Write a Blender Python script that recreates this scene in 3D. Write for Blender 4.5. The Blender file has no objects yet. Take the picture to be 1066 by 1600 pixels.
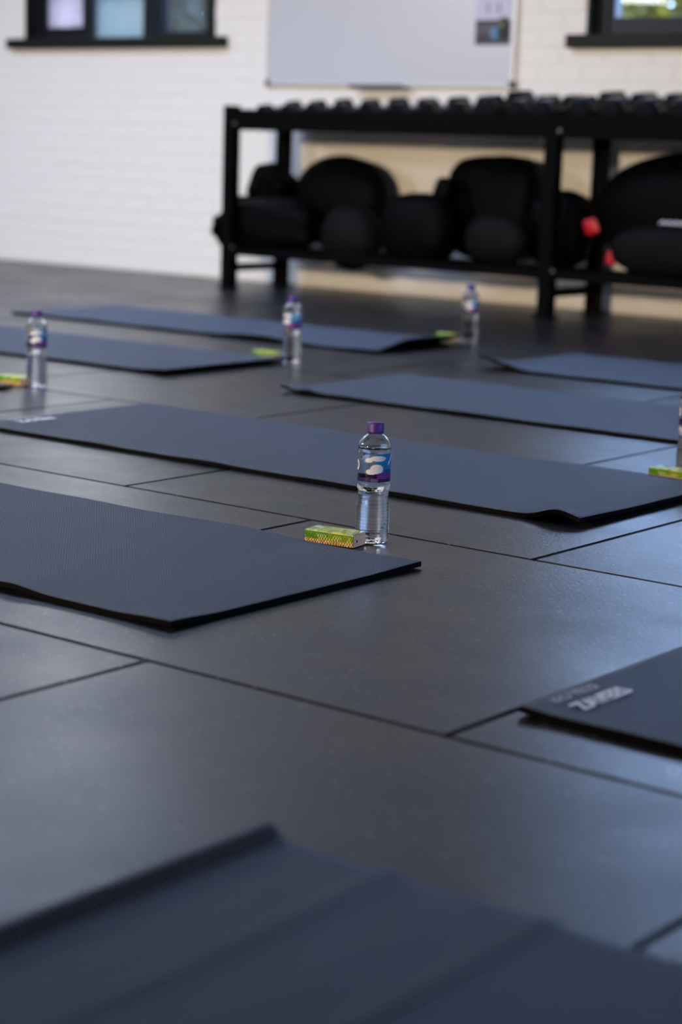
import bpy, bmesh, math, random
from mathutils import Vector, Matrix, noise as mnoise
PI = math.pi
SC = bpy.context.scene
COL = SC.collection
random.seed(7)

# ---------------------------------------------------------------- camera
cd = bpy.data.cameras.new('camera')
cam = bpy.data.objects.new('camera', cd); COL.objects.link(cam)
R_ = Vector((0.78469, 0.61907, 0.03184)); U_ = Vector((-0.13765, 0.12393, 0.98270)); F_ = Vector((-0.60441, 0.77550, -0.18246))
cam.matrix_world = Matrix(((R_.x, U_.x, -F_.x, 0), (R_.y, U_.y, -F_.y, 0), (R_.z, U_.z, -F_.z, 0.687), (0, 0, 0, 1)))
cd.sensor_fit = 'VERTICAL'; cd.sensor_height = 36.0; cd.sensor_width = 24.0
cd.lens = 68.45
cd.clip_start = 0.05; cd.clip_end = 200
cd.dof.use_dof = True; cd.dof.focus_distance = 3.45; cd.dof.aperture_fstop = 2.9
SC.camera = cam

# ---------------------------------------------------------------- view, world, lights
SC.view_settings.view_transform = 'Standard'; SC.view_settings.look = 'None'
SC.view_settings.gamma = 1.0; SC.view_settings.use_curve_mapping = False
SC.view_settings.exposure = 0.22
SC.cycles.max_bounces = 14; SC.cycles.transmission_bounces = 12; SC.cycles.transparent_max_bounces = 16
SC.cycles.caustics_refractive = True; SC.cycles.caustics_reflective = True
SC.cycles.blur_glossy = 0.6; SC.cycles.sample_clamp_indirect = 6.0

w = bpy.data.worlds.new('overcast_sky'); SC.world = w; w.use_nodes = True
bg = w.node_tree.nodes['Background']; bg.inputs[0].default_value = (0.38, 0.58, 1.0, 1); bg.inputs[1].default_value = 16.0

def area(name, loc, target, sx, sy, power, color, spread=180):
    l = bpy.data.lights.new(name, 'AREA'); l.shape = 'RECTANGLE'; l.size = sx; l.size_y = sy
    l.energy = power; l.color = color; l.spread = math.radians(spread)
    o = bpy.data.objects.new(name, l); COL.objects.link(o); o.location = loc
    d = Vector(target) - Vector(loc); o.rotation_euler = d.to_track_quat('-Z', 'Y').to_euler()
    return o
area('added_back_window_light', (-7.7, 8.0, 2.0), (-6.2, 4.5, 0.3), 1.25, 0.6, 42, (0.92, 0.95, 1.0))  # added behind the left window's upper panes to strengthen the floor sheen
# assumed sources, no openings built: side daylight, skylight under ceiling, lamp behind the camera
area('assumed_right_light', (2.3, 4.6, 1.9), (0, 4.6, 1.6), 4.2, 1.4, 90, (0.42, 0.60, 1.0))  # assumed blue daylight from the right; solid wall, no window built
area('assumed_left_light', (-10.4, 0.7, 2.5), (-8, 3.6, 1.6), 3.6, 0.8, 190, (0.90, 0.95, 1.0))  # assumed light added to brighten the brick wall; no window on this side
area('assumed_skylight', (-7.2, 4.8, 2.98), (-7.2, 4.8, 0), 5.6, 1.8, 185, (0.50, 0.66, 1.0), 150)  # assumed cool light from above; the ceiling itself is closed
area('assumed_rear_lamp', (-3.5, -2.4, 1.75), (-5.9, 7.0, 0.5), 1.1, 0.5, 143, (1.0, 0.79, 0.52), 105)  # assumed warm low source, unseen; no lamp body built

# ---------------------------------------------------------------- material helpers
def newmat(name):
    m = bpy.data.materials.new(name); m.use_nodes = True
    return m, m.node_tree.nodes, m.node_tree.links, m.node_tree.nodes['Principled BSDF']
def plain(name, c, rough=0.5, metal=0.0, spec=0.5, bump=0.0, scale=60.0, vary=0.0):
    m, N, L, b = newmat(name)
    b.inputs['Base Color'].default_value = (*c, 1); b.inputs['Roughness'].default_value = rough
    b.inputs['Metallic'].default_value = metal; b.inputs['Specular IOR Level'].default_value = spec
    if bump or vary:
        tc = N.new('ShaderNodeTexCoord'); n = N.new('ShaderNodeTexNoise'); n.inputs['Scale'].default_value = scale
        n.inputs['Detail'].default_value = 5; L.new(tc.outputs['Object'], n.inputs['Vector'])
        if bump:
            bp = N.new('ShaderNodeBump'); bp.inputs['Strength'].default_value = bump; bp.inputs['Distance'].default_value = 0.004
            L.new(n.outputs[0], bp.inputs['Height']); L.new(bp.outputs[0], b.inputs['Normal'])
        if vary:
            mx = N.new('ShaderNodeMix'); mx.data_type = 'RGBA'
            mx.inputs[6].default_value = tuple(max(0, x * (1 - vary)) for x in c) + (1,)
            mx.inputs[7].default_value = tuple(x * (1 + vary) for x in c) + (1,)
            L.new(n.outputs[0], mx.inputs[0]); L.new(mx.outputs[2], b.inputs['Base Color'])
    return m
def printed(name, rough=0.4, spec=0.5, attr='print'):
    m, N, L, b = newmat(name)
    a = N.new('ShaderNodeVertexColor'); a.layer_name = attr
    L.new(a.outputs[0], b.inputs['Base Color']); b.inputs['Roughness'].default_value = rough
    b.inputs['Specular IOR Level'].default_value = spec
    return m

def mat_floor():
    m, N, L, b = newmat('speckled_rubber')
    tc = N.new('ShaderNodeTexCoord'); oi = N.new('ShaderNodeObjectInfo')
    add = N.new('ShaderNodeVectorMath'); add.operation = 'ADD'
    sc = N.new('ShaderNodeVectorMath'); sc.operation = 'SCALE'; sc.inputs['Scale'].default_value = 37.0
    cmb = N.new('ShaderNodeCombineXYZ'); L.new(oi.outputs['Random'], cmb.inputs[0]); L.new(oi.outputs['Random'], cmb.inputs[2])
    L.new(cmb.outputs[0], sc.inputs[0]); L.new(tc.outputs['Object'], add.inputs[0]); L.new(sc.outputs[0], add.inputs[1])
    big = N.new('ShaderNodeTexNoise'); big.inputs['Scale'].default_value = 3.2; big.inputs['Detail'].default_value = 6; big.inputs['Roughness'].default_value = 0.62
    L.new(add.outputs[0], big.inputs['Vector'])
    vor = N.new('ShaderNodeTexVoronoi'); vor.inputs['Scale'].default_value = 75.0; L.new(add.outputs[0], vor.inputs['Vector'])
    lt = N.new('ShaderNodeMath'); lt.operation = 'LESS_THAN'; lt.inputs[1].default_value = 0.2; L.new(vor.outputs['Distance'], lt.inputs[0])
    sep = N.new('ShaderNodeSeparateColor'); L.new(vor.outputs['Color'], sep.inputs[0])
    gt = N.new('ShaderNodeMath'); gt.operation = 'GREATER_THAN'; gt.inputs[1].default_value = 0.72; L.new(sep.outputs[0], gt.inputs[0])
    fl = N.new('ShaderNodeMath'); fl.operation = 'MULTIPLY'; L.new(lt.outputs[0], fl.inputs[0]); L.new(gt.outputs[0], fl.inputs[1])
    mx = N.new('ShaderNodeMix'); mx.data_type = 'RGBA'
    mx.inputs[6].default_value = (0.006, 0.0065, 0.009, 1); mx.inputs[7].default_value = (0.015, 0.0155, 0.020, 1)
    L.new(big.outputs[0], mx.inputs[0])
    m2 = N.new('ShaderNodeMix'); m2.data_type = 'RGBA'; m2.inputs[7].default_value = (0.13, 0.13, 0.14, 1)
    L.new(fl.outputs[0], m2.inputs[0]); L.new(mx.outputs[2], m2.inputs[6]); L.new(m2.outputs[2], b.inputs['Base Color'])
    mr = N.new('ShaderNodeMapRange'); mr.inputs[1].default_value = 0.3; mr.inputs[2].default_value = 0.7
    mr.inputs[3].default_value = 0.27; mr.inputs[4].default_value = 0.40
    L.new(big.outputs[0], mr.inputs[0]); L.new(mr.outputs[0], b.inputs['Roughness'])
    fine = N.new('ShaderNodeTexNoise'); fine.inputs['Scale'].default_value = 150; fine.inputs['Detail'].default_value = 6
    L.new(add.outputs[0], fine.inputs['Vector'])
    bp = N.new('ShaderNodeBump'); bp.inputs['Strength'].default_value = 0.42; bp.inputs['Distance'].default_value = 0.0016
    L.new(fine.outputs[0], bp.inputs['Height']); L.new(bp.outputs[0], b.inputs['Normal'])
    b.inputs['Specular IOR Level'].default_value = 0.40
    return m
def mat_foam(name, c):
    """closed-cell exercise mat with a fine square weave"""
    m, N, L, b = newmat(name)
    tc = N.new('ShaderNodeTexCoord'); sp = N.new('ShaderNodeSeparateXYZ'); L.new(tc.outputs['Object'], sp.inputs[0])
    outs = []
    for ax in (0, 1):
        mu = N.new('ShaderNodeMath'); mu.operation = 'MULTIPLY'; mu.inputs[1].default_value = 2 * PI / 0.0062
        si = N.new('ShaderNodeMath'); si.operation = 'SINE'; L.new(sp.outputs[ax], mu.inputs[0]); L.new(mu.outputs[0], si.inputs[0]); outs.append(si)
    ml = N.new('ShaderNodeMath'); ml.operation = 'ADD'; L.new(outs[0].outputs[0], ml.inputs[0]); L.new(outs[1].outputs[0], ml.inputs[1])
    bp = N.new('ShaderNodeBump'); bp.inputs['Strength'].default_value = 0.8; bp.inputs['Distance'].default_value = 0.0016
    L.new(ml.outputs[0], bp.inputs['Height']); L.new(bp.outputs[0], b.inputs['Normal'])
    n = N.new('ShaderNodeTexNoise'); n.inputs['Scale'].default_value = 5; n.inputs['Detail'].default_value = 5
    mp = N.new('ShaderNodeMapping'); mp.inputs['Scale'].default_value = (1.6, 0.5, 1); L.new(tc.outputs['Object'], mp.inputs[0]); L.new(mp.outputs[0], n.inputs['Vector'])
    mx = N.new('ShaderNodeMix'); mx.data_type = 'RGBA'
    mx.inputs[6].default_value = tuple(x * 0.8 for x in c) + (1,); mx.inputs[7].default_value = tuple(x * 1.2 for x in c) + (1,)
    L.new(n.outputs[0], mx.inputs[0]); L.new(mx.outputs[2], b.inputs['Base Color'])
    b.inputs['Roughness'].default_value = 0.5; b.inputs['Specular IOR Level'].default_value = 0.36
    b.inputs['Sheen Weight'].default_value = 0.5; b.inputs['Sheen Roughness'].default_value = 0.35; b.inputs['Sheen Tint'].default_value = (0.42, 0.60, 1.0, 1)
    return m
def mat_glass_thin(name, tint=(1, 1, 1), rough=0.0):
    m = bpy.data.materials.new(name); m.use_nodes = True; N = m.node_tree.nodes; L = m.node_tree.links
    N.remove(N['Principled BSDF']); out = N['Material Output']
    t = N.new('ShaderNodeBsdfTransparent'); t.inputs[0].default_value = (*tint, 1)
    g = N.new('ShaderNodeBsdfGlossy'); g.inputs['Roughness'].default_value = 0.02
    f = N.new('ShaderNodeFresnel'); f.inputs[0].default_value = 1.45
    mx = N.new('ShaderNodeMixShader'); L.new(f.outputs[0], mx.inputs[0]); L.new(t.outputs[0], mx.inputs[1]); L.new(g.outputs[0], mx.inputs[2])
    L.new(mx.outputs[0], out.inputs[0]); return m
def mat_frosted(name, c):
    m = bpy.data.materials.new(name); m.use_nodes = True; N = m.node_tree.nodes; L = m.node_tree.links
    N.remove(N['Principled BSDF']); out = N['Material Output']
    tc = N.new('ShaderNodeTexCoord'); wv = N.new('ShaderNodeTexNoise'); wv.inputs['Scale'].default_value = 20
    mp = N.new('ShaderNodeMapping'); mp.inputs['Scale'].default_value = (3, 3, 0.25); L.new(tc.outputs['Object'], mp.inputs[0]); L.new(mp.outputs[0], wv.inputs['Vector'])
    mx0 = N.new('ShaderNodeMix'); mx0.data_type = 'RGBA'; mx0.inputs[6].default_value = tuple(x * 0.8 for x in c) + (1,); mx0.inputs[7].default_value = (*c, 1)
    L.new(wv.outputs[0], mx0.inputs[0])
    t = N.new('ShaderNodeBsdfTranslucent'); L.new(mx0.outputs[2], t.inputs[0])
    t2 = N.new('ShaderNodeBsdfTransparent'); t2.inputs[0].default_value = (*c, 1)
    mx = N.new('ShaderNodeMixShader'); mx.inputs[0].default_value = 0.35
    L.new(t.outputs[0], mx.inputs[1]); L.new(t2.outputs[0], mx.inputs[2]); L.new(mx.outputs[0], out.inputs[0]); return m
def mat_leaf(name, c):
    m = bpy.data.materials.new(name); m.use_nodes = True; N = m.node_tree.nodes; L = m.node_tree.links
    b = N['Principled BSDF']; out = N['Material Output']
    b.inputs['Base Color'].default_value = (*c, 1); b.inputs['Roughness'].default_value = 0.35
    t = N.new('ShaderNodeBsdfTranslucent'); t.inputs[0].default_value = (min(1, c[0] * 1.5), min(1, c[1] * 1.4), c[2], 1)
    mx = N.new('ShaderNodeMixShader'); mx.inputs[0].default_value = 0.5
    L.new(b.outputs[0], mx.inputs[1]); L.new(t.outputs[0], mx.inputs[2]); L.new(mx.outputs[0], out.inputs[0]); return m
def mat_clear():
    m, N, L, b = newmat('clear_plastic_and_water')
    b.inputs['Base Color'].default_value = (0.97, 0.985, 1, 1); b.inputs['Roughness'].default_value = 0.0
    b.inputs['Transmission Weight'].default_value = 1.0; b.inputs['IOR'].default_value = 1.36
    tc = N.new('ShaderNodeTexCoord'); n = N.new('ShaderNodeTexNoise'); n.inputs['Scale'].default_value = 55; n.inputs['Detail'].default_value = 2
    L.new(tc.outputs['Object'], n.inputs['Vector'])
    bp = N.new('ShaderNodeBump'); bp.inputs['Strength'].default_value = 0.22; bp.inputs['Distance'].default_value = 0.004
    L.new(n.outputs[0], bp.inputs['Height']); L.new(bp.outputs[0], b.inputs['Normal'])
    return m

M = {}
M['wall'] = plain('white_painted_brick', (0.80, 0.775, 0.75), 0.55, spec=0.3, bump=0.25, scale=45, vary=0.02)
M['mortar'] = plain('painted_mortar', (0.79, 0.765, 0.74), 0.7, spec=0.2, bump=0.3, scale=80)
M['floor'] = mat_floor()
M['slab'] = plain('dark_base_slab', (0.006, 0.006, 0.006), 0.9, spec=0.1)  # even near-black base slab, visible in the tile joints
M['ceiling'] = plain('timber_ceiling', (0.16, 0.15, 0.14), 0.8, spec=0.2)
M['roomwall'] = plain('painted_wall', (0.25, 0.245, 0.24), 0.7, spec=0.2)
M['foam'] = mat_foam('blue_black_foam', (0.004, 0.0055, 0.012))
M['cut_edge'] = plain('black_cut_edge', (0.0015, 0.0015, 0.002), 0.8, spec=0.08)
M['black_steel'] = plain('black_powder_coat', (0.0015, 0.0015, 0.0016), 0.5, spec=0.035)
M['rubber'] = plain('black_rubber', (0.0018, 0.0022, 0.0035), 0.27, spec=0.3)
M['vinyl'] = plain('black_vinyl', (0.0014, 0.0014, 0.0017), 0.55, spec=0.04, bump=0.3, scale=30)
M['vinyl_grey'] = plain('charcoal_vinyl', (0.0042, 0.0039, 0.0042), 0.6, spec=0.06, bump=0.25, scale=40)
M['bolt'] = plain('zinc_bolt', (0.16, 0.165, 0.165), 0.35, metal=0.9)
M['chrome'] = plain('grey_handle_steel', (0.12, 0.12, 0.13), 0.35, metal=1.0)
M['frame_paint'] = plain('black_window_paint', (0.004, 0.0045, 0.008), 0.4, spec=0.3)
M['sill_paint'] = plain('dark_sill_paint', (0.008, 0.008, 0.007), 0.5, spec=0.2, bump=0.2, scale=25)
M['board'] = plain('whiteboard_enamel', (0.52, 0.53, 0.585), 0.28, spec=0.5)
M['alu'] = plain('brushed_aluminium', (0.55, 0.53, 0.52), 0.4, metal=0.7)
M['tray'] = plain('dark_pen_tray', (0.06, 0.055, 0.05), 0.5)
M['cap'] = plain('purple_plastic', (0.060, 0.010, 0.21), 0.5)
M['clear'] = mat_clear()
M['label'] = printed('bottle_label_print', 0.35)
M['packet'] = printed('packet_print', 0.22, 0.6)
M['tan'] = printed('packet_end_print', 0.6, 0.3)
M['poster'] = printed('poster_print', 0.6, 0.2)
M['white_print'] = plain('white_print', (0.80, 0.84, 1.0), 0.6, spec=0.3)
M['grey_print'] = plain('faded_print', (0.46, 0.47, 0.60), 0.6, spec=0.3)
M['red'] = plain('red_strap', (0.55, 0.005, 0.02), 0.5)
M['glass'] = mat_glass_thin('window_glass')
M['frost'] = mat_frosted('frosted_glass', (0.42, 0.34, 0.32))
M['ribbed'] = mat_frosted('ribbed_glass', (0.29, 0.30, 0.275))
M['leaf_grey'] = mat_leaf('grey_green_leaf', (0.024, 0.027, 0.014))
M['leaf_lime'] = mat_leaf('lime_leaf', (0.11, 0.092, 0.006))
M['bark'] = plain('bark', (0.08, 0.06, 0.045), 0.9)
M['ground'] = plain('outdoor_paving', (0.30, 0.31, 0.30), 0.9, vary=0.2, scale=3)

# ---------------------------------------------------------------- object helpers
def mesh_from(name, verts, faces, mats=(), smooth=False):
    me = bpy.data.meshes.new(name); me.from_pydata(verts, [], faces); me.update()
    for m in mats: me.materials.append(m)
    if smooth: me.polygons.foreach_set('use_smooth', [True] * len(me.polygons))
    return me
def link(name, me, parent=None, loc=(0, 0, 0), rot=(0, 0, 0)):
    o = bpy.data.objects.new(name, me); COL.objects.link(o); o.location = loc; o.rotation_euler = rot
    if parent: o.parent = parent
    return o
def tag(o, label=None, cat=None, group=None, kind=None):
    if label: o['label'] = label
    if cat: o['category'] = cat
    if group: o['group'] = group
    if kind: o['kind'] = kind
    return o
def thing(name, label, cat, loc=(0, 0, 0), rot=(0, 0, 0), group=None):
    return tag(link(name, None, None, loc, rot), label, cat, group)
def bm_mesh(name, bm, mats=(), smooth=False):
    me = bpy.data.meshes.new(name); bmesh.ops.recalc_face_normals(bm, faces=bm.faces[:]); bm.to_mesh(me); bm.free()
    for m in mats: me.materials.append(m)
    if smooth: me.polygons.foreach_set('use_smooth', [True] * len(me.polygons))
    return me
def add_box(bm, x0, x1, y0, y1, z0, z1, bev=0.0, mtx=None):
    g = bmesh.ops.create_cube(bm, size=1.0); vs = g['verts']
    for v in vs:
        v.co = Vector(((x0 + x1) / 2 + v.co.x * (x1 - x0), (y0 + y1) / 2 + v.co.y * (y1 - y0), (z0 + z1) / 2 + v.co.z * (z1 - z0)))
    if bev:
        es = list({e for v in vs for e in v.link_edges})
        r = bmesh.ops.bevel(bm, geom=es, offset=bev, segments=2, affect='EDGES', profile=0.5)
        vs = list({v for f in r['faces'] for v in f.verts} | {v for v in vs if v.is_valid})
    if mtx is not None:
        for v in vs: v.co = mtx @ v.co
    return vs
def box(name, mat, parent, x0, x1, y0, y1, z0, z1, bev=0.0, loc=(0, 0, 0), rot=(0, 0, 0)):
    bm = bmesh.new(); add_box(bm, x0, x1, y0, y1, z0, z1, bev)
    return link(name, bm_mesh(name, bm, [mat]), parent, loc, rot)
def tube_mesh(name, pts, r, mat, seg=10, closed=False, radii=None):
    P = [Vector(p) for p in pts]; n = len(P); V = []; F = []
    for i, p in enumerate(P):
        if closed: t = P[(i + 1) % n] - P[i - 1]
        else: t = P[min(i + 1, n - 1)] - P[max(i - 1, 0)]
        t.normalize(); a = t.cross(Vector((0, 0, 1)))
        if a.length < 0.05: a = t.cross(Vector((0, 1, 0)))
        a.normalize(); b = t.cross(a); rr = radii[i] if radii else r
        for k in range(seg):
            c = 2 * PI * k / seg; V.append(p + a * rr * math.cos(c) + b * rr * math.sin(c))
    for i in range(n if closed else n - 1):
        j = (i + 1) % n
        for k in range(seg):
            l = (k + 1) % seg; F.append((i * seg + k, i * seg + l, j * seg + l, j * seg + k))
    if not closed: F.append(tuple(range(seg))[::-1]); F.append(tuple(range((n - 1) * seg, n * seg)))
    return mesh_from(name, V, F, [mat], True)
def lathe_mesh(name, prof, mat, seg=48, fn=None):
    """profile of (radius, z); first and last points may lie on the axis"""
    V = []; F = []; rows = []
    for r, z in prof:
        if r < 1e-6: V.append((0, 0, z)); rows.append([len(V) - 1] * seg)
        else:
            row = []
            for k in range(seg):
                a = 2 * PI * k / seg; rr = fn(r, z, a) if fn else r
                V.append((rr * math.cos(a), rr * math.sin(a), z)); row.append(len(V) - 1)
            rows.append(row)
    for i in range(len(rows) - 1):
        for k in range(seg):
            l = (k + 1) % seg; q = [rows[i][k], rows[i][l], rows[i + 1][l], rows[i + 1][k]]
            u = []
            for x in q:
                if x not in u: u.append(x)
            if len(u) > 2: F.append(tuple(u))
    return mesh_from(name, V, F, [mat], True)
def color_mesh(me, fn):
    """flat print: one colour per vertex from its own position"""
    a = me.color_attributes.new('print', 'FLOAT_COLOR', 'POINT')
    for i, v in enumerate(me.vertices): a.data[i].color = (*fn(v.co), 1)

# ================================================================ SETTING
WY = 7.78                                    # inner face of the brick wall
X0, X1, YB, H = -10.5, 2.6, -2.6, 3.0
OPEN = [(-8.43, -6.997, 1.20, 2.75), (-4.74, -2.95, 1.18, 2.20)]          # window openings in the wall; unseen tops and right extent set for daylight

floor = tag(box('floor', M['slab'], None, X0, X1, YB, WY + 0.02, -0.12, -0.014), kind='structure')
TX, TY, GAP = 0.985, 0.957, 0.006
def tile_mesh(nx, ny):
    bm = bmesh.new(); add_box(bm, GAP / 2, nx - GAP / 2, GAP / 2, ny - GAP / 2, -0.0135, 0.0)
    top = [e for e in bm.edges if all(abs(v.co.z) < 1e-5 for v in e.verts)]
    bmesh.ops.bevel(bm, geom=top, offset=0.0025, segments=2, affect='EDGES')
    return bm_mesh('rubber_tile', bm, [M['floor']])
tile = tile_mesh(TX, TY); tile_cache = {}
for r in range(-4, 7):
    y0 = 1.857 + r * TY
    if y0 > WY - 0.05 or y0 + TY < YB: continue
    ph = -2.755 if r % 2 else -2.263            # half-lapped rows
    for c in range(-9, 7):
        xa, xb = max(X0 + 0.01, ph + c * TX), min(X1 - 0.01, ph + (c + 1) * TX)
        ya, yb = max(YB + 0.01, y0), min(WY - 0.004, y0 + TY)
        if xb - xa < 0.05: continue
        if xb - xa > TX - 1e-4 and yb - ya > TY - 1e-4: me = tile
        else:
            k = (round(xb - xa, 3), round(yb - ya, 3))
            me = tile_cache.get(k) or tile_cache.setdefault(k, tile_mesh(*k))
        t = link('rubber_tile', me, floor, (xa, ya, 0))
tag(box('ceiling', M['ceiling'], None, X0 - 0.2, X1 + 0.2, YB - 0.2, WY + 0.3, H, H + 0.1), kind='structure')
tag(box('wall_left', M['roomwall'], None, X0 - 0.2, X0, YB - 0.2, WY + 0.3, -0.1, H), kind='structure')
tag(box('wall_right', M['roomwall'], None, X1, X1 + 0.2, YB - 0.2, WY + 0.3, -0.1, H), kind='structure')
tag(box('wall_front', M['roomwall'], None, X0, X1, YB - 0.2, YB, -0.1, H), kind='structure')

# back wall: mortar core with openings, every brick a piece of its own
bm = bmesh.new()
cuts = sorted(OPEN); xa = X0
for a, b, z0, z1 in cuts:
    add_box(bm, xa, a, WY, WY + 0.25, -0.1, H); add_box(bm, a, b, WY, WY + 0.25, -0.1, z0); add_box(bm, a, b, WY, WY + 0.25, z1, H); xa = b
add_box(bm, xa, X1, WY, WY + 0.25, -0.1, H)
wall = tag(link('wall_back', bm_mesh('wall_back', bm, [M['mortar']])), kind='structure')
BW, BH, PX, PZ, Z00 = 0.2265, 0.0705, 0.2345, 0.0784, 0.0065
def brick_geo(x0, x1, z0, z1, off=0.0):
    d, b, y = 0.0038 + off, 0.0035, WY
    o = [(x0, z0), (x1, z0), (x1, z1), (x0, z1)]; i = [(x0 + b, z0 + b), (x1 - b, z0 + b), (x1 - b, z1 - b), (x0 + b, z1 - b)]
    V = [(x, y + 0.001, z) for x, z in o] + [(x, y - d + 0.0018, z) for x, z in o] + [(x, y - d, z) for x, z in i]
    F = [(8, 9, 10, 11)]
    for k in range(4):
        l = (k + 1) % 4; F += [(k, l, 4 + l, 4 + k), (4 + k, 4 + l, 8 + l, 8 + k)]
    return V, F
full_V, full_F = brick_geo(0, BW, 0, BH); brick_me = mesh_from('brick', full_V, full_F, [M['wall']])
cand = []; rest = []
row = 0
while Z00 + row * PZ + BH < H:
    z0 = Z00 + row * PZ; z1 = z0 + BH; x = X0 + 0.004 - (PX / 2 if row % 2 else 0)
    while x < X1:
        segs = [(max(x, X0 + 0.002), min(x + BW, X1 - 0.002))]
        for a, b, oz0, oz1 in OPEN:
            if z1 > oz0 and z0 < oz1:
                ns = []
                for s, e in segs:
                    if e <= a or s >= b: ns.append((s, e)); continue
                    if s < a - 0.03: ns.append((s, a))
                    if e > b + 0.03: ns.append((b, e))
                segs = ns
        for s, e in segs:
            if e - s < 0.02: continue
            cx = (s + e) / 2
            seen = -8.95 < cx < -4.05 and z0 < 1.47 and not (-6.5 < cx < -5.25 and z0 > 1.02) and not (cx > -4.6 and z0 < 0.1)
            (cand if seen else rest).append((s, e, z0, z1))
        x += PX
    row += 1
random.shuffle(cand); cand.sort(key=lambda q: -min(1, (q[1] - q[0]) / BW))
for s, e, z0, z1 in cand[:298]:
    off = random.uniform(0, 0.0016)
    if e - s > BW - 1e-4: o = link('brick', brick_me, wall, (s, -off, z0))
    else: o = link('brick', mesh_from('brick', *brick_geo(s, e, z0, z1), [M['wall']]), wall, (0, -off, 0))
V = []; F = []
for s, e, z0, z1 in cand[298:] + rest:
    v, f = brick_geo(s, e, z0, z1, random.uniform(0, 0.0016)); n = len(V); V += v; F += [tuple(i + n for i in q) for q in f]
tag(link('brick_course', mesh_from('brick_course', V, F, [M['wall']]), wall), kind='stuff')

# ---- windows (recessed black frames in the brick openings)
def window(name, x0, x1, z0, z1, sill, lights):
    w_ = tag(link(name, None, None, (0, 0, 0)), kind='structure')
    ya, yb = WY + 0.045, WY + 0.13
    bm = bmesh.new()
    add_box(bm, x0, x0 + 0.075, ya, yb, z0 + 0.04, z1); add_box(bm, x1 - 0.06, x1, ya, yb, z0 + 0.04, z1)
    add_box(bm, x0, x1, ya, yb, z1 - 0.06, z1); add_box(bm, x0, x1, ya, yb, z0, z0 + 0.045)
    link('window_frame', bm_mesh('window_frame', bm, [M['frame_paint']]), w_)
    bm = bmesh.new()                                                    # painted reveals
    add_box(bm, x0 - 0.002, x0 + 0.018, WY - 0.012, WY + 0.2, z0, z1); add_box(bm, x1 - 0.018, x1 + 0.002, WY - 0.012, WY + 0.2, z0, z1)
    link('reveal', bm_mesh('reveal', bm, [M['sill_paint']]), w_)
    box('window_sill', M['sill_paint'], w_, sill[0], sill[1], WY - 0.055, WY + 0.05, sill[2], sill[3], 0.004)
    box('added_transom', M['frame_paint'], w_, x0 + 0.05, x1 - 0.05, ya, yb, 1.51, 1.57, 0.004)  # unseen bar, added with the clear panes above it for sky light
    for (a, b, kind, rail, mull) in lights:
        zt = 1.54
        if mull: box('mullion', M['frame_paint'], w_, mull[0], mull[1], ya - 0.01, yb, z0 + 0.04, z1 - 0.05, 0.004)
        if rail:
            bm = bmesh.new(); s = 0.028
            add_box(bm, a - s, a, ya + 0.012, yb - 0.02, z0 + 0.045, z1 - 0.06); add_box(bm, b, b + s, ya + 0.012, yb - 0.02, z0 + 0.045, z1 - 0.06)
            add_box(bm, a - s, b + s, ya + 0.0115, yb - 0.02, z0 + 0.045, rail); add_box(bm, a - s, b + s, ya + 0.012, yb - 0.02, z1 - 0.12, z1 - 0.06)
            link('sash', bm_mesh('sash', bm, [M['frame_paint']]), w_)
        box('pane', M[kind], w_, a, b, WY + 0.078, WY + 0.084, (rail or z0 + 0.045), zt - 0.03)
        box('pane', M['glass'], w_, a, b, WY + 0.078, WY + 0.084, zt + 0.03, z1 - 0.06)  # unseen upper pane, added clear to let in more sky
    return w_
window('window_1', -8.43, -6.997, 1.20, 2.75, (-8.545, -6.904, 1.195, 1.25),
       [(-8.335, -8.035, 'frost', 1.315, (-8.02, -7.955)), (-7.945, -7.57, 'ribbed', None, (-7.555, -7.47)), (-7.42, -7.115, 'glass', 1.282, None)])
window('window_2', -4.74, -2.95, 1.18, 2.20, (-4.825, -2.86, 1.176, 1.236),
       [(-4.635, -4.19, 'glass', 1.315, (-4.16, -4.09)), (-4.04, -3.60, 'glass', 1.315, (-3.57, -3.50)), (-3.45, -3.05, 'glass', 1.315, None)])

# ---- outdoors behind the windows
tag(box('ground', M['ground'], None, -24, 4, WY + 0.26, 30, -0.3, -0.2), kind='structure')
def shrub(label, x, y, rx, ry, h, n, leaf, size, mat, hole=0.0):
    t = thing('shrub', label, 'shrub', (x, y, -0.2)); V = []; F = []
    rnd = random.Random(int(abs(x * 100) + n))
    for i in range(n):
        while True:
            q = Vector((rnd.uniform(-1, 1), rnd.uniform(-1, 1), rnd.uniform(-1, 1)))
            if 0.25 < q.length < 1 and mnoise.noise(q * 2.2 + Vector((x, y, 0))) > hole - 0.5: break
        c = Vector((q.x * rx, q.y * ry, h / 2 * (1 + q.z)))
        a = Vector((rnd.gauss(0, 1), rnd.gauss(0, 1), rnd.gauss(0, 1))).normalized(); b = a.orthogonal().normalized(); s = size * rnd.uniform(0.6, 1.3)
        k = len(V); V += [c - a * s, c + b * s * 0.42, c + a * s, c - b * s * 0.42]; F.append((k, k + 1, k + 2, k + 3))
    tag(link('foliage', mesh_from('foliage', V, F, [mat]), t), kind='stuff')
    link('stem', tube_mesh('stem', [(0, 0, 0), (0.02, 0.01, h * 0.3), (-0.03, 0.02, h * 0.65)], 0.05, M['bark'], 8, radii=[0.06, 0.045, 0.02]), t)
shrub('grey green bush outside the left black framed window', -10.75, 11.6, 1.3, 0.6, 2.6, 2600, 1, 0.11, M['leaf_grey'])
shrub('yellow green bush outside the right black framed window', -6.3, 10.6, 1.5, 0.6, 2.45, 4600, 1, 0.10, M['leaf_lime'])

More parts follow.
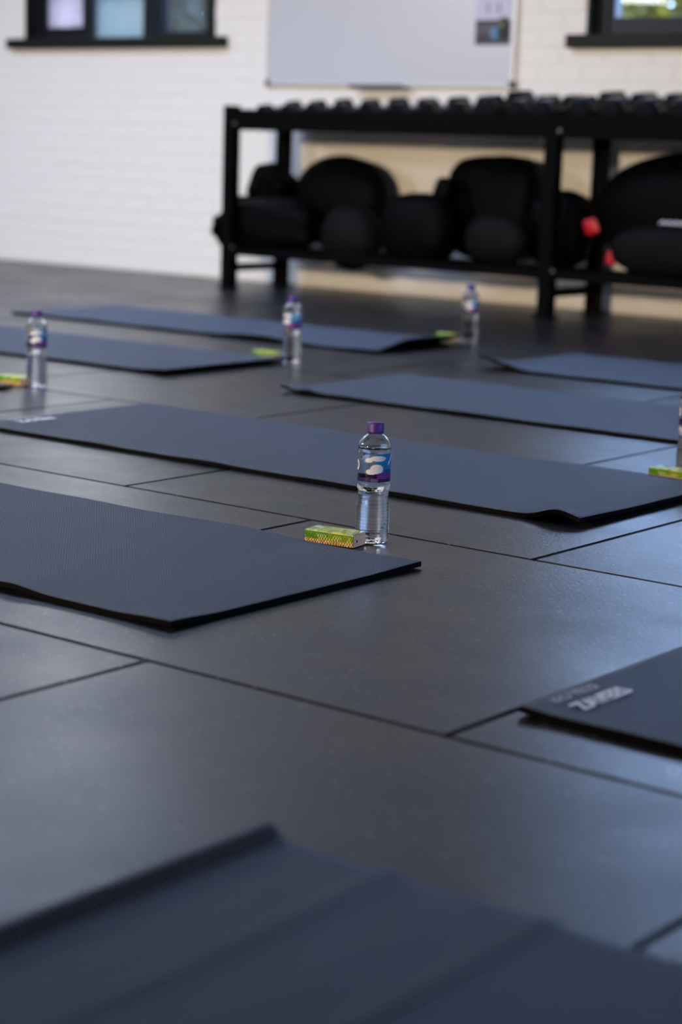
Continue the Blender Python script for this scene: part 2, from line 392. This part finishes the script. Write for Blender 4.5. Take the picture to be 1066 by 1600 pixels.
# ================================================================ WHITEBOARD, POSTER
wb = thing('whiteboard', 'large white marker board with thin aluminium frame on the brick wall', 'whiteboard', (-5.863, WY - 0.0075, 1.0))
box('panel', M['board'], wb, -0.74, 0.74, -0.018, 0.0, 0.012, 1.15)
bm = bmesh.new()
for a in ((-0.752, -0.738, 0, 1.165), (0.738, 0.752, 0, 1.165), (-0.752, 0.752, 0, 0.014), (-0.752, 0.752, 1.15, 1.165)): add_box(bm, a[0], a[1], -0.024, 0.0, a[2], a[3], 0.002)
link('board_frame', bm_mesh('board_frame', bm, [M['alu']]), wb)
for sx in (-1, 1):
    for z in (0, 1.135): box('corner_cap', M['tray'], wb, sx * 0.745 - 0.013, sx * 0.745 + 0.013, -0.03, 0.0, z - 0.004, z + 0.03, 0.005)
bm = bmesh.new(); add_box(bm, -0.175, 0.155, -0.075, -0.02, -0.012, -0.004, 0.002); add_box(bm, -0.175, 0.155, -0.079, -0.072, -0.012, 0.008, 0.002)
link('pen_tray', bm_mesh('pen_tray', bm, [M['tray']]), wb)
# notice taped to the board, its lower part a dark photograph
pw, phh = 0.196, 0.40
NX, NZ = 44, 90
V = [(-pw / 2 + pw * i / NX, -0.0012 * math.sin(i * 0.5), phh * j / NZ) for j in range(NZ + 1) for i in range(NX + 1)]
F = [(j * (NX + 1) + i, j * (NX + 1) + i + 1, (j + 1) * (NX + 1) + i + 1, (j + 1) * (NX + 1) + i) for j in range(NZ) for i in range(NX)]
pm = mesh_from('paper', V, F, [M['poster']])
def poster_col(c):
    u = (c.x + pw / 2) / pw; z = c.z
    if z < 0.112:
        g = 0.075 + 0.02 * math.sin(z * 160); col = [g, g * 0.95, g * 1.12]
        if 0.06 < z < 0.085 and u < 0.45: col = [0.12, 0.12, 0.14]
        if ((u - 0.58) / 0.16) ** 2 + ((z - 0.055) / 0.03) ** 2 < 1: col = [0.14, 0.24, 0.40] if u < 0.62 else [0.03, 0.09, 0.16]
        if u > 0.72 and z > 0.03: col = [0.03, 0.035, 0.035]
        if ((u - 0.76) / 0.08) ** 2 + ((z - 0.093) / 0.01) ** 2 < 1: col = [0.20, 0.20, 0.08]
        return col
    if u > 0.66 and z < 0.112 + 0.014 * math.sin(PI * min(1, (u - 0.66) / 0.3)): return (0.02, 0.022, 0.022)
    return (0.56, 0.56, 0.72)
color_mesh(pm, poster_col)
poster = thing('notice', 'paper notice with dark photograph taped on right side of whiteboard', 'notice', (-5.238, WY - 0.0275, 1.194))
link('paper', pm, poster)
def text_mesh(name, s, size, mat, bold=0.0, extr=0.0003, shear=0.0):
    cu = bpy.data.curves.new(name, 'FONT'); cu.body = s; cu.size = size; cu.offset = bold; cu.extrude = extr; cu.resolution_u = 3
    cu.align_x = 'CENTER'; cu.align_y = 'CENTER'; cu.shear = shear
    o = bpy.data.objects.new('tmp', cu); COL.objects.link(o)
    bpy.context.view_layer.update(); dg = bpy.context.evaluated_depsgraph_get()
    me = bpy.data.meshes.new_from_object(o.evaluated_get(dg)); me.materials.clear(); me.materials.append(mat)
    bpy.data.objects.remove(o); me.name = name; return me
for (dx, s, z) in ((-0.030, '2', 0.178), (-0.030, '3', 0.153), (0.030, '2', 0.178), (0.030, '4', 0.153)):
    link('numeral', text_mesh('numeral', s, 0.030, M['tray'], 0.001), poster, (dx, -0.002, z), (PI / 2, 0, 0))

# ================================================================ EXERCISE MATS
def smooth(t): t = max(0.0, min(1.0, t)); return t * t * (3 - 2 * t)
def mat(label, x0, x1, y0, y1, hf, thick=0.0088, nx=110, ny=40, group='black exercise mats on the rubber floor', skew=0.0):
    lx, ly = x1 - x0, y1 - y0; V = []; F = []
    def P(i, j, top):
        u, v = i / nx, j / ny
        h = hf(u * lx, v * ly, lx, ly)
        return (u * lx, v * ly + skew * u, h + (thick if top else 0.0))
    W = nx + 1
    for top in (1, 0):
        for j in range(ny + 1):
            for i in range(W): V.append(P(i, j, top))
    o = W * (ny + 1)
    for j in range(ny):
        for i in range(nx):
            a = j * W + i; F.append((a, a + 1, a + W + 1, a + W)); F.append((o + a, o + a + W, o + a + W + 1, o + a + 1))
    for i in range(nx):
        F.append((i, o + i, o + i + 1, i + 1)); a = ny * W + i; F.append((a, a + 1, o + a + 1, o + a))
    for j in range(ny):
        a = j * W; F.append((a, a + W, o + a + W, o + a)); a = j * W + nx; F.append((a, o + a, o + a + W, a + W))
    me = mesh_from('exercise_mat', V, F, [M['foam'], M['cut_edge']])
    top_n = nx * ny * 2
    me.polygons.foreach_set('material_index', [0 if k < top_n and k % 2 == 0 else 1 for k in range(len(me.polygons))])
    me.polygons.foreach_set('use_smooth', [k < top_n for k in range(len(me.polygons))])
    ob = link('exercise_mat', me, None, (x0, y0, 0.0006)); return tag(ob, label, 'mat', group)
def ripple(x, y, s, amp=0.0036):                 # shallow waves left by having been rolled
    return amp * max(0.0, mnoise.noise(Vector((x * 5.5 + s, y * 0.9, s * 1.7))) + 0.12)
def corner(x, y, cx, cy, r, h):                  # a corner that curls up
    d = math.hypot(x - cx, y - cy); return h * smooth(1 - d / r)
def hA(x, y, lx, ly): return ripple(x, y, 1) + corner(x, y, lx, ly, 0.16, 0.0025) + corner(x, y, lx, 0, 0.12, 0.004) + 0.005 * math.exp(-((x - lx + 0.33) / 0.05) ** 2) * smooth(1 - y / 0.25) + 0.004 * smooth(1 - abs(x - lx + 0.45) / 0.25) * smooth((y - 0.35) / 0.2)
def hB(x, y, lx, ly): return ripple(x, y, 2.3) + 0.016 * math.exp(-((x - lx + 0.055) / 0.045) ** 2) * smooth(1 - y / 0.22) + 0.005 * smooth(1 - (lx - x) / 0.1)
def hC(x, y, lx, ly): return ripple(x, y, 3.1) + 0.013 * math.exp(-((x - 0.01) / 0.03) ** 2) * smooth(1 - y / 0.14) + 0.008 * math.exp(-((x - 0.10) / 0.035) ** 2) * smooth(1 - y / 0.12)
def hD(x, y, lx, ly): return ripple(x, y, 4.7) + 0.036 * smooth(1 - x / 0.20) * smooth(1 - y / 0.15) + 0.003 * smooth(1 - x / 0.1)
def hE(x, y, lx, ly): return ripple(x, y, 5.2) + 0.010 * smooth(1 - (lx - x) / 0.14)
def hF(x, y, lx, ly): return ripple(x, y, 6.9) + 0.034 * smooth(1 - (lx - x) / 0.16) * smooth(0.15 + y / 0.25) + 0.012 * math.exp(-((x - lx + 0.55) / 0.18) ** 2) * smooth(1 - y / 0.2)
def hG(x, y, lx, ly): return ripple(x, y, 7.5) + 0.003 * smooth(1 - (lx - x) / 0.12)
def hH(x, y, lx, ly): return ripple(x, y, 8.8, 0.0012) + 0.003 * smooth(1 - x / 0.05)
def hI(x, y, lx, ly):
    return 0.016 * math.exp(-((x - 0.022) / 0.014) ** 2) + 0.006 * math.exp(-((x - 0.175) / 0.016) ** 2) + 0.002 * math.exp(-((x - 0.27) / 0.03) ** 2) + 0.006 * math.exp(-((x - 0.35) / 0.014) ** 2) + 0.002 * math.exp(-((x - 0.50) / 0.05) ** 2) + 0.0005
mA = mat('mat in front of the nearest bottle, its right end in the left foreground', -3.59, -1.863, 2.0, 2.615, hA, nx=230, ny=80)
mB = mat('long mat behind the nearest bottle, white print at its far left end', -3.575, -1.868, 3.132, 3.738, hB, nx=180)
mC = mat('mat at right between the long middle mat and the farthest right mat', -3.565, -1.85, 4.27, 4.885, hC)
mD = mat('farthest right mat, nearest the rack, with its left corner curled up', -3.56, -1.85, 5.275, 5.89, hD)
mE = mat('mat at left ending beside the second bottle from the left', -5.76, -4.03, 4.285, 4.895, hE)
mF = mat('farthest left mat, its right end curled up beside the farthest bottle', -5.87, -4.03, 5.34, 5.935, hF)
mG = mat('mat mostly out of view at left edge, beside the leftmost bottle', -5.81, -4.068, 3.10, 3.708, hG)
mH = mat('mat at the right edge in the foreground with white print in its corner', -1.262, 0.46, 1.995, 2.605, hH)
mI = mat('blurred mat at the bottom of the view with curled wavy end', -1.212, 0.48, 0.815, 1.428, hI, nx=200)
def mat_print(m, x, y, rot):
    z = 0.0088 + 0.0026
    link('printed_lettering', text_mesh('printed_lettering', 'KO YRZF', 0.026, M['grey_print'], 0.0003, 0.0002), m, (x, y, z), (0, 0, rot))
    link('printed_lettering', text_mesh('printed_lettering', 'ZAVEES', 0.036, M['white_print'], 0.0011, 0.0002), m, (x + 0.037, y + 0.004, z), (0, 0, rot))
mat_print(mH, 0.020, 0.102, PI / 2); mat_print(mB, 0.022, 0.145, PI / 2)

# ================================================================ WATER BOTTLES
prof = [(0, 0.006), (0.010, 0.004), (0.020, 0.0006), (0.0265, 0.0006), (0.0295, 0.004), (0.0305, 0.010)]
for i in range(13):                              # ribbed lower body with a waist
    z = 0.016 + i * 0.0062; wst = 0.0302 - 0.0031 * math.exp(-((z - 0.083) / 0.017) ** 2)
    prof += [(wst, z), (wst - 0.0004, z + 0.0022), (wst, z + 0.0044)]
prof += [(0.0298, 0.098), (0.0306, 0.102), (0.0306, 0.106), (0.0297, 0.109), (0.0293, 0.112), (0.0293, 0.160), (0.0297, 0.163), (0.0301, 0.166), (0.0297, 0.169),
         (0.0293, 0.172), (0.0280, 0.178), (0.0252, 0.184), (0.0205, 0.190), (0.0150, 0.1935), (0.0128, 0.195), (0.0125, 0.198), (0.0125, 0.2085)]
prof_in = [(0.0110, 0.2085), (0.0110, 0.196), (0.0140, 0.1925), (0.0195, 0.189), (0.0242, 0.183), (0.0272, 0.177), (0.0284, 0.172), (0.0286, 0.1692), (0, 0.1690)]
def fluted(r, z, a):                             # petal base
    if z < 0.02 and r > 0.015: return r * (1 - 0.035 * (1 - z / 0.02) * (0.5 + 0.5 * math.cos(5 * a)))
    return r
body_me = lathe_mesh('bottle_body', prof + prof_in, M['clear'], 64, fluted)
cap_me = lathe_mesh('cap', [(0, 0.2085), (0.0135, 0.2085), (0.0146, 0.1965), (0.0152, 0.1965), (0.0152, 0.1995), (0.0148, 0.2002), (0.0150, 0.2130), (0.0140, 0.2148), (0, 0.2152)], M['cap'], 120,
                    lambda r, z, a: r * (1 + (0.022 * (0.5 + 0.5 * math.cos(60 * a)) if 0.2 < z < 0.2135 and r > 0.0145 else 0)))
# label: only the inked areas exist, the rest of the sleeve is clear
LZ0, LZ1, NA, NL = 0.1115, 0.1625, 288, 64
def label_ink(a, v):
    """a: angle in degrees on the sleeve (0 faces front, right positive); v: height 0..1 -> colour or None"""
    u = a / 90.0
    def ell(cu, cv, ru, rv): return ((u - cu) / ru) ** 2 + ((v - cv) / rv) ** 2 < 1
    edge = 0.13 + 0.20 * smooth((u + 0.45) / 0.75)
    if u < -1.35 or u > 1.9: edge = 0.16
    if v < edge:
        if u > 0.12 and v > 0.11:
            return (0.24, 0.07, 0.34) if (v * 30) % 2 < 0.5 else (0.13, 0.008, 0.20)
        if -0.12 < u < 0.16 and v < 0.12: return (0.12, 0.09, 0.20)
        return (0.022, 0.004, 0.085)
    if ell(0.10, 0.46, 0.26, 0.17) or ell(-0.12, 0.36, 0.20, 0.10) or ell(0.16, 0.83, 0.33, 0.095) or ell(-0.22, 0.76, 0.16, 0.08): return (0.72, 0.74, 0.90)
    if ell(-0.86, 0.55, 0.16, 0.19): return None if ell(-0.86, 0.55, 0.07, 0.09) else (0.66, 0.68, 0.80)
    if u > 0.08 and u < 1.75:
        s = (u - 0.62)
        if abs((v - 0.62) - 1.05 * s) < 0.05 and 0 < s < 0.30: return (0.75, 0.85, 0.95)          # script strokes
        if abs((v - 0.92) + 1.6 * (s - 0.32)) < 0.055 and 0.28 < s < 0.42: return (0.75, 0.85, 0.95)
        if abs(v - 0.70 - 0.08 * math.sin(s * 22)) < 0.035 and 0.40 < s < 0.9: return (0.75, 0.85, 0.95)
        if 0.34 < v < 0.43 and u > 0.45: return (0.01, 0.05, 0.28)
        return (0.002, 0.20, 0.50) if v > 0.45 else (0.004, 0.15, 0.46)
    return None
V = []; F = []; C = []
for i in range(NA):
    for j in range(NL):
        a0, a1 = -180 + 360 * i / NA, -180 + 360 * (i + 1) / NA; v0, v1 = j / NL, (j + 1) / NL
        ink = label_ink((a0 + a1) / 2, (v0 + v1) / 2)
        if ink is None: continue
        k = len(V)
        for a, v in ((a0, v0), (a1, v0), (a1, v1), (a0, v1)):
            t = math.radians(a); V.append((0.02955 * math.cos(t), 0.02955 * math.sin(t), LZ0 + (LZ1 - LZ0) * v)); C.append(ink)
        F.append((k, k + 1, k + 2, k + 3))
label_me = mesh_from('printed_label', V, F, [M['label']])
at = label_me.color_attributes.new('print', 'FLOAT_COLOR', 'POINT')
for i, c in enumerate(C): at.data[i].color = (*c, 1)
def bottle(label, x, y, rot):
    t = thing('water_bottle', label, 'bottle', (x, y, 0.0005), (0, 0, rot), 'clear water bottles with purple caps')
    link('bottle_body', body_me, t); link('cap', cap_me, t); link('printed_label', label_me, t); return t
def facing(x, y, turn=0): return math.atan2(-y, -x) + math.radians(turn)
bottle('sharp clear water bottle nearest the camera, beside a green packet', -2.060, 2.735, facing(-2.06, 2.735))
bottle('clear water bottle farthest left, beside the packet cut off by the left edge', -4.086, 3.812, facing(-4.086, 3.81, -8))
bottle('clear water bottle second from left, at the end of the left mat', -4.052, 4.910, facing(-4.05, 4.91, -48))
bottle('blurred clear water bottle farthest back, in front of the black rack', -4.088, 5.985, facing(-4.08, 5.97, -5))
bottle('clear water bottle cut off by the right edge, behind a packet', -2.038, 3.879, facing(-2.038, 3.879, 5))

# ================================================================ PACKETS
PLX, PLY, PLZ = 0.098, 0.046, 0.0245
def packet_meshes():
    NXp, NYp, NZp = 72, 30, 18
    V = []; F = []
    # ring of a rounded rectangle in y-z, swept along x
    ring = []
    ry, rz, rr = PLY / 2, PLZ / 2, 0.0028
    for (sy, sz, a0) in ((-1, -1, 180), (1, -1, 270), (1, 1, 0), (-1, 1, 90)):
        for k in range(4):
            a = math.radians(a0 + 30 * k); ring.append((sy * (ry - rr) + rr * math.cos(a), sz * (rz - rr) + rr * math.sin(a)))
    full = []
    for k in range(len(ring)):
        p, q = ring[k], ring[(k + 1) % len(ring)]; L = math.hypot(q[0] - p[0], q[1] - p[1]); n = max(1, int(L / 0.0011))
        for m in range(n): full.append((p[0] + (q[0] - p[0]) * m / n, p[1] + (q[1] - p[1]) * m / n))
    n = len(full)
    for i in range(NXp + 1):
        x = -PLX / 2 + PLX * i / NXp; e = min(1, (PLX / 2 - abs(x)) / 0.004)
        for (y, z) in full:
            d = 0.0
            if y < -ry + rr and e > 0.9: d = 0.0007 * max(0, math.sin((z + rz) * 2 * PI / 0.0041)) * (0.5 + 0.5 * math.sin(x * 2 * PI / 0.0052 + PI * math.floor((z + rz) / 0.0041)))
            V.append((x, y - d, z * (0.93 + 0.07 * e)))
    for i in range(NXp):
        for k in range(n):
            l = (k + 1) % n; F.append((i * n + k, i * n + l, (i + 1) * n + l, (i + 1) * n + k))
    wr = mesh_from('wrapper', V, F, [M['packet']], True)
    def col(c):
        t = (c.x + PLX / 2) / PLX; z = (c.z + rz) / PLZ; y = (c.y + ry) / PLY
        nz = mnoise.noise(Vector((c.x * 60, c.y * 60, c.z * 60)))
        if c.y < -ry + 0.0032 and z < 0.93:            # woven-looking long side
            rowi = math.floor((c.z + rz) / 0.0041); s = math.sin(c.x * 2 * PI / 0.0052 + PI * rowi + 1.5 * mnoise.noise(Vector((c.x * 90, rowi * 3.3, 0.5))))
            if z > 0.38:
                base = (0.10, 0.26, 0.008) if t < 0.5 else (0.20, 0.30, 0.006)
                if s > 0.7 and z < 0.72 and nz > -0.1: return (0.80, 0.78, 0.34)
                if s < -0.5: return (base[0] * 0.45, base[1] * 0.5, 0.004)
                return base
            if s > 0.35: return (0.80, 0.62, 0.33)
            return (0.30, 0.14, 0.03) if s > -0.5 else (0.16, 0.07, 0.015)
        if z > 0.9:
            g, yl, w_ = Vector((0.16, 0.40, 0.03)), Vector((0.62, 0.60, 0.03)), Vector((0.72, 0.82, 0.52))
            k = smooth((t - 0.15) / 0.45) * (1 - smooth((t - 0.75) / 0.2)); r = g.lerp(yl, max(0, min(1, k + nz * 0.4)))
            if t < 0.25: r = g.lerp(w_, max(0, min(1, 0.45 + nz)))
            if nz > 0.22 and t > 0.5: r = r.lerp(w_, 0.7)
            if nz < -0.42: r = Vector((0.22, 0.30, 0.02))
            return tuple(r)
        return (0.18, 0.30, 0.03) if z > 0.4 else (0.35, 0.2, 0.08)
    color_mesh(wr, col)
    NYe, NZe = 26, 14
    V = [(0, -ry + 0.0012 + (PLY - 0.0024) * i / NYe, -rz * 0.9 + PLZ * 0.9 * j / NZe) for j in range(NZe + 1) for i in range(NYe + 1)]
    V = [(0.0012 * (1 - (2 * (v[1]) / PLY) ** 2), v[1], v[2]) for v in V]
    F = [(j * (NYe + 1) + i, j * (NYe + 1) + i + 1, (j + 1) * (NYe + 1) + i + 1, (j + 1) * (NYe + 1) + i) for j in range(NZe) for i in range(NYe)]
    en = mesh_from('end_panel', V, F, [M['tan']])
    def ecol(c):
        if -0.7 * ry < c.y < -0.25 * ry and -0.3 * rz < c.z < 0.05 * rz and math.sin(c.y * 3000) > -0.4: return (0.05, 0.035, 0.03)
        k = 1 + 0.25 * mnoise.noise(Vector((c.y * 300, c.z * 300, 1)))
        return (0.88 * k, 0.55 * k, 0.36 * k)
    color_mesh(en, ecol)
    return wr, en
wrap_me, end_me = packet_meshes()
def packet(label, x, y, rot):
    t = thing('packet', label, 'packet', (x, y, 0.0005), (0, 0, rot), 'small green and yellow packets beside the mats')
    link('wrapper', wrap_me, t, (0, 0, PLZ / 2))
    for s in (1, -1): tag(link('end_panel', end_me, t, (s * PLX / 2, 0, PLZ / 2), (0, 0, 0 if s > 0 else PI)), 'plain tan end of packet')
packet('small green and yellow packet beside the bottle nearest the camera', -2.094, 2.672, math.radians(9))
packet('green and yellow packet cut off by the left edge beside the leftmost bottle', -4.150, 3.786, math.radians(2))
packet('green and yellow packet beside the second bottle from left', -4.180, 4.940, math.radians(2))
packet('blurred green and yellow packet in front of the black rack, farthest back', -4.192, 6.012, math.radians(-4))
packet('yellow green packet cut off by the right edge, beside the half hidden bottle', -2.022, 3.776, math.radians(-3))

# ================================================================ DUMBBELL RACK
FX = [-6.40, -4.555, -2.71]; YF, YR = 7.25, 7.65
rack = thing('dumbbell_rack', 'long black steel rack with dumbbells above and bags below', 'rack', (-4.555, 7.45, 0))
RX, RY = 4.555, -7.45
for x in FX:
    for y in (YF, YR): box('post', M['black_steel'], rack, x + RX - 0.031, x + RX + 0.031, y + RY - 0.031, y + RY + 0.031, 0.002, 0.885, 0.004)
    for z0, z1 in ((0.085, 0.122), (0.172, 0.208)):
        box('end_bar', M['black_steel'], rack, x + RX - 0.02, x + RX + 0.02, YF + RY + 0.03, YR + RY - 0.03, z0, z1, 0.003)
    bm = bmesh.new(); add_box(bm, x + RX - 0.018, x + RX + 0.018, YF + RY + 0.03, YR + RY - 0.03, 0.77, 0.83, 0.003); link('end_bar', bm_mesh('end_bar', bm, [M['black_steel']]), rack)
    for y in (YF, YR): box('foot_plate', M['black_steel'], rack, x + RX - 0.045, x + RX + 0.045, y + RY - 0.045, y + RY + 0.045, 0.0005, 0.008, 0.002)
    for z in (0.80, 0.205):
        bm = bmesh.new(); bmesh.ops.create_cone(bm, cap_ends=True, segments=6, radius1=0.0095, radius2=0.0085, depth=0.008)
        link('bolt', bm_mesh('bolt', bm, [M['bolt']]), rack, (x + RX + 0.045, YF + RY - 0.031, z), (PI / 2, 0, 0))
for a, b in ((FX[0], FX[1]), (FX[1], FX[2])):
    xa, xb = a + RX + 0.031, b + RX - 0.031
    box('shelf_beam', M['black_steel'], rack, xa, xb, YF + RY - 0.028, YF + RY + 0.015, 0.768, 0.868, 0.004)
    box('shelf_beam', M['black_steel'], rack, xa, xb, YR + RY - 0.02, YR + RY + 0.02, 0.776, 0.884, 0.004)
    bm = bmesh.new(); vs = add_box(bm, xa, xb, YF + RY + 0.015, YR + RY - 0.02, 0.0, 0.006)
    for v in vs: v.co.z += 0.812 + 0.045 * (v.co.y - (YF + RY + 0.015)) / 0.365
    link('tray', bm_mesh('tray', bm, [M['black_steel']]), rack)
    box('lower_rail', M['black_steel'], rack, xa, xb, YF + RY - 0.025, YF + RY + 0.025, 0.165, 0.205, 0.003)
    box('lower_rail', M['black_steel'], rack, xa, xb, 0.10, 0.15, 0.165, 0.205, 0.003)

def hex_head(wd, ln):
    """rubber hexagonal head, axis along y, flat sides down"""
    bm = bmesh.new(); R = wd / math.sqrt(3) ; rows = []
    for yy, k in ((-ln / 2, 0.72), (-ln / 2 + 0.012, 1.0), (ln / 2 - 0.012, 1.0), (ln / 2, 0.72)):
        rows.append([bm.verts.new((R * k * math.cos(i * PI / 3), yy, R * k * math.sin(i * PI / 3))) for i in range(6)])
    for a, b in zip(rows, rows[1:]):
        for i in range(6): bm.faces.new((a[i], a[(i + 1) % 6], b[(i + 1) % 6], b[i]))
    bm.faces.new(rows[0]); bm.faces.new(rows[-1][::-1])
    bmesh.ops.bevel(bm, geom=bm.edges[:], offset=0.003, segments=2, affect='EDGES')
    return bm_mesh('head', bm, [M['rubber']])
TILT = math.atan(0.045 / 0.365)
def dumbbell(label, x, wd, y=7.455, length=0.2):
    zt = 0.812 + 0.006 + 0.045 * (y - 7.265) / 0.365
    t = thing('dumbbell', label, 'dumbbell', (x, y, zt + 0.001), (TILT, 0, 0), 'hex dumbbells along the top of the rack')
    hl = 0.055 + wd * 0.45; me = hex_head(wd, hl); off = length / 2 + hl / 2 - 0.035
    for s in (-1, 1): link('head', me, t, (0, s * off, wd / 2))
    link('handle', tube_mesh('handle', [(0, -off, wd / 2), (0, -off * 0.4, wd / 2), (0, 0, wd / 2), (0, off * 0.4, wd / 2), (0, off, wd / 2)], 0.015, M['chrome'], 12, radii=[0.014, 0.0145, 0.0165, 0.0145, 0.014]), t)
DB = [(-6.27, 0.066, 'smallest hex dumbbell, at the far left end of the rack'),
      (-6.115, 0.070, 'second hex dumbbell from the left end of the rack'),
      (-5.955, 0.078, 'third hex dumbbell from the left end of the rack'),
      (-5.79, 0.078, 'fourth hex dumbbell from the left end of the rack'),
      (-5.625, 0.086, 'fifth hex dumbbell from the left end of the rack'),
      (-5.455, 0.086, 'sixth hex dumbbell from the left end of the rack'),
      (-5.28, 0.094, 'seventh hex dumbbell from left, below the board corner'),
      (-5.11, 0.094, 'eighth hex dumbbell from left, beneath the notice'),
      (-4.945, 0.122, 'third hex dumbbell left of the shared middle post'),
      (-4.79, 0.104, 'second hex dumbbell left of the shared middle post'),
      (-4.655, 0.106, 'hex dumbbell just left of the shared middle post'),
      (-4.465, 0.122, 'large hex dumbbell just right of the shared middle post'),
      (-4.305, 0.118, 'second large hex dumbbell right of the middle post'),
      (-4.140, 0.118, 'third large hex dumbbell right of the middle post'),
      (-3.975, 0.120, 'large hex dumbbell at the right edge of view on the rack')]
for x, wd, lb in DB: dumbbell(lb, x, wd)

# ================================================================ BALLS AND BAGS ON THE LOWER RAILS
def blob(name, rx, ry, rz, mat, p=2.0, amp=0.0, seed=0, flat=None, n=40, freq=1.6):
    """rounded body: superellipsoid with soft dents"""
    V = []; F = []; m = n * 2
    for i in range(n + 1):
        th = PI * i / n
        for j in range(m):
            ph = 2 * PI * j / m
            d = Vector((math.sin(th) * math.cos(ph), math.sin(th) * math.sin(ph), math.cos(th)))
            k = (abs(d.x) ** p + abs(d.y) ** p + abs(d.z) ** p) ** (-1 / p)
            k *= 1 + amp * mnoise.noise(d * freq + Vector((seed * 3.1, seed, 0))) + amp * 0.4 * mnoise.noise(d * freq * 3 + Vector((seed, 0, seed * 2.3)))
            v = Vector((d.x * k * rx, d.y * k * ry, d.z * k * rz))
            if flat is not None and v.z < -rz * flat: v.z = -rz * flat + (v.z + rz * flat) * 0.15
            V.append(v)
    for i in range(n):
        for j in range(m): F.append((i * m + j, (i + 1) * m + j, (i + 1) * m + (j + 1) % m, i * m + (j + 1) % m))
    return mesh_from(name, V, F, [mat], True)
def seam_ring(parent, r, tilt, mat, w_=0.004):
    pts = [(r * math.cos(a), 0, r * math.sin(a)) for a in [2 * PI * i / 48 for i in range(48)]]
    return link('seam', tube_mesh('seam', pts, w_, mat, 8, True), parent, (0, 0, 0), tilt)
def strap(parent, pts, mat, r=0.012): return link('strap', tube_mesh('strap', pts, r, mat, 8), parent)

t = thing('medicine_ball', 'large black ball with a high domed top at the rack left end', 'ball', (-5.995, 7.622, 0.437))
link('shell', blob('shell', 0.28, 0.128, 0.226, M['vinyl'], p=2.3, amp=0.02, seed=3), t); seam_ring(t, 0.2, (0.0, 0, 0.0), M['vinyl'])
t = thing('medicine_ball', 'black ball sagging between the lower rails, left of centre', 'ball', (-5.745, 7.386, 0.283))
link('shell', blob('shell', 0.170, 0.108, 0.157, M['vinyl_grey'], amp=0.02, seed=4), t); seam_ring(t, 0.12, (0.0, 0.0, 0.0), M['vinyl_grey'])
t = thing('kit_bag', 'boxy black bag tipped up beside the rear left post', 'bag', (-6.385, 7.55, 0.495), (0.15, 0.5, 0.1))
link('bag_body', blob('bag_body', 0.105, 0.085, 0.095, M['vinyl'], p=6, amp=0.03, seed=2), t)
strap(t, [(-0.06, -0.085, 0.05), (-0.03, -0.105, 0.0), (-0.05, -0.095, -0.06)], M['vinyl_grey'], 0.008)
t = thing('kit_bag', 'slumped black bag on the lower rail behind the front left post', 'bag', (-6.25, 7.382, 0.318))
link('bag_body', blob('bag_body', 0.285, 0.103, 0.128, M['vinyl'], p=3.0, amp=0.08, seed=5), t)
strap(t, [(-0.24, -0.04, 0.03), (-0.30, -0.05, 0.0), (-0.325, -0.03, -0.045), (-0.31, 0.0, -0.085), (-0.25, 0.0, -0.11), (-0.16, 0.0, -0.10)], M['vinyl'], 0.036)
box('buckle', M['black_steel'], t, -0.19, -0.14, -0.03, 0.03, 0.09, 0.135, 0.006)
t = thing('medicine_ball', 'black ball with a stubby grip, in the middle of the left bay', 'ball', (-5.350, 7.388, 0.338))
link('shell', blob('shell', 0.200, 0.112, 0.168, M['vinyl'], p=2.6, amp=0.03, seed=6), t)
link('grip', blob('grip', 0.045, 0.045, 0.055, M['vinyl'], p=4), t, (0.115, 0.03, 0.185), (0, 0.35, 0))
t = thing('exercise_bag', 'tall upright black sandbag left of the shared middle post', 'sandbag', (-5.07, 7.602, 0.447))
link('bag_body', blob('bag_body', 0.255, 0.128, 0.24, M['vinyl'], p=3.3, amp=0.05, seed=9), t)
strap(t, [(-0.1, -0.12, 0.12), (-0.05, -0.140, 0.0), (-0.1, -0.125, -0.12)], M['vinyl'], 0.01)
t = thing('medicine_ball', 'flattened charcoal ball in front of the tall sandbag', 'ball', (-4.845, 7.285, 0.318))
link('shell', blob('shell', 0.165, 0.075, 0.113, M['vinyl_grey'], p=2.2, amp=0.04, seed=12), t)
t = thing('kit_bag', 'sloping black bag behind the shared middle post', 'bag', (-4.645, 7.482, 0.375))
link('bag_body', blob('bag_body', 0.150, 0.108, 0.168, M['vinyl'], p=2.9, amp=0.06, seed=15), t)
t = thing('exercise_bag', 'long padded black heavy bag filling the right bay', 'sandbag', (-3.885, 7.515, 0.470))
link('bag_body', blob('bag_body', 0.60, 0.165, 0.265, M['vinyl'], p=2.25, amp=0.02, seed=20), t)
link('red_tab', blob('red_tab', 0.045, 0.011, 0.040, M['red'], p=1.25), t, (-0.572, -0.085, -0.075), (0, 0.45, 0))
link('red_tab', blob('red_tab', 0.025, 0.012, 0.032, M['red'], p=3), t, (-0.42, -0.15, -0.20), (0, 0.2, 0))
zz = []
for i in range(13): zz.append((-0.19 + i * 0.016, -0.166, -0.045 + 0.012 * (i % 2)))
link('white_lettering', tube_mesh('white_lettering', zz, 0.0045, M['white_print'], 6), t)
t = thing('medicine_ball', 'rounded charcoal ball at the right edge below the heavy bag', 'ball', (-3.99, 7.272, 0.315))
link('shell', blob('shell', 0.265, 0.068, 0.112, M['vinyl_grey'], p=2.3, amp=0.03, seed=25), t)
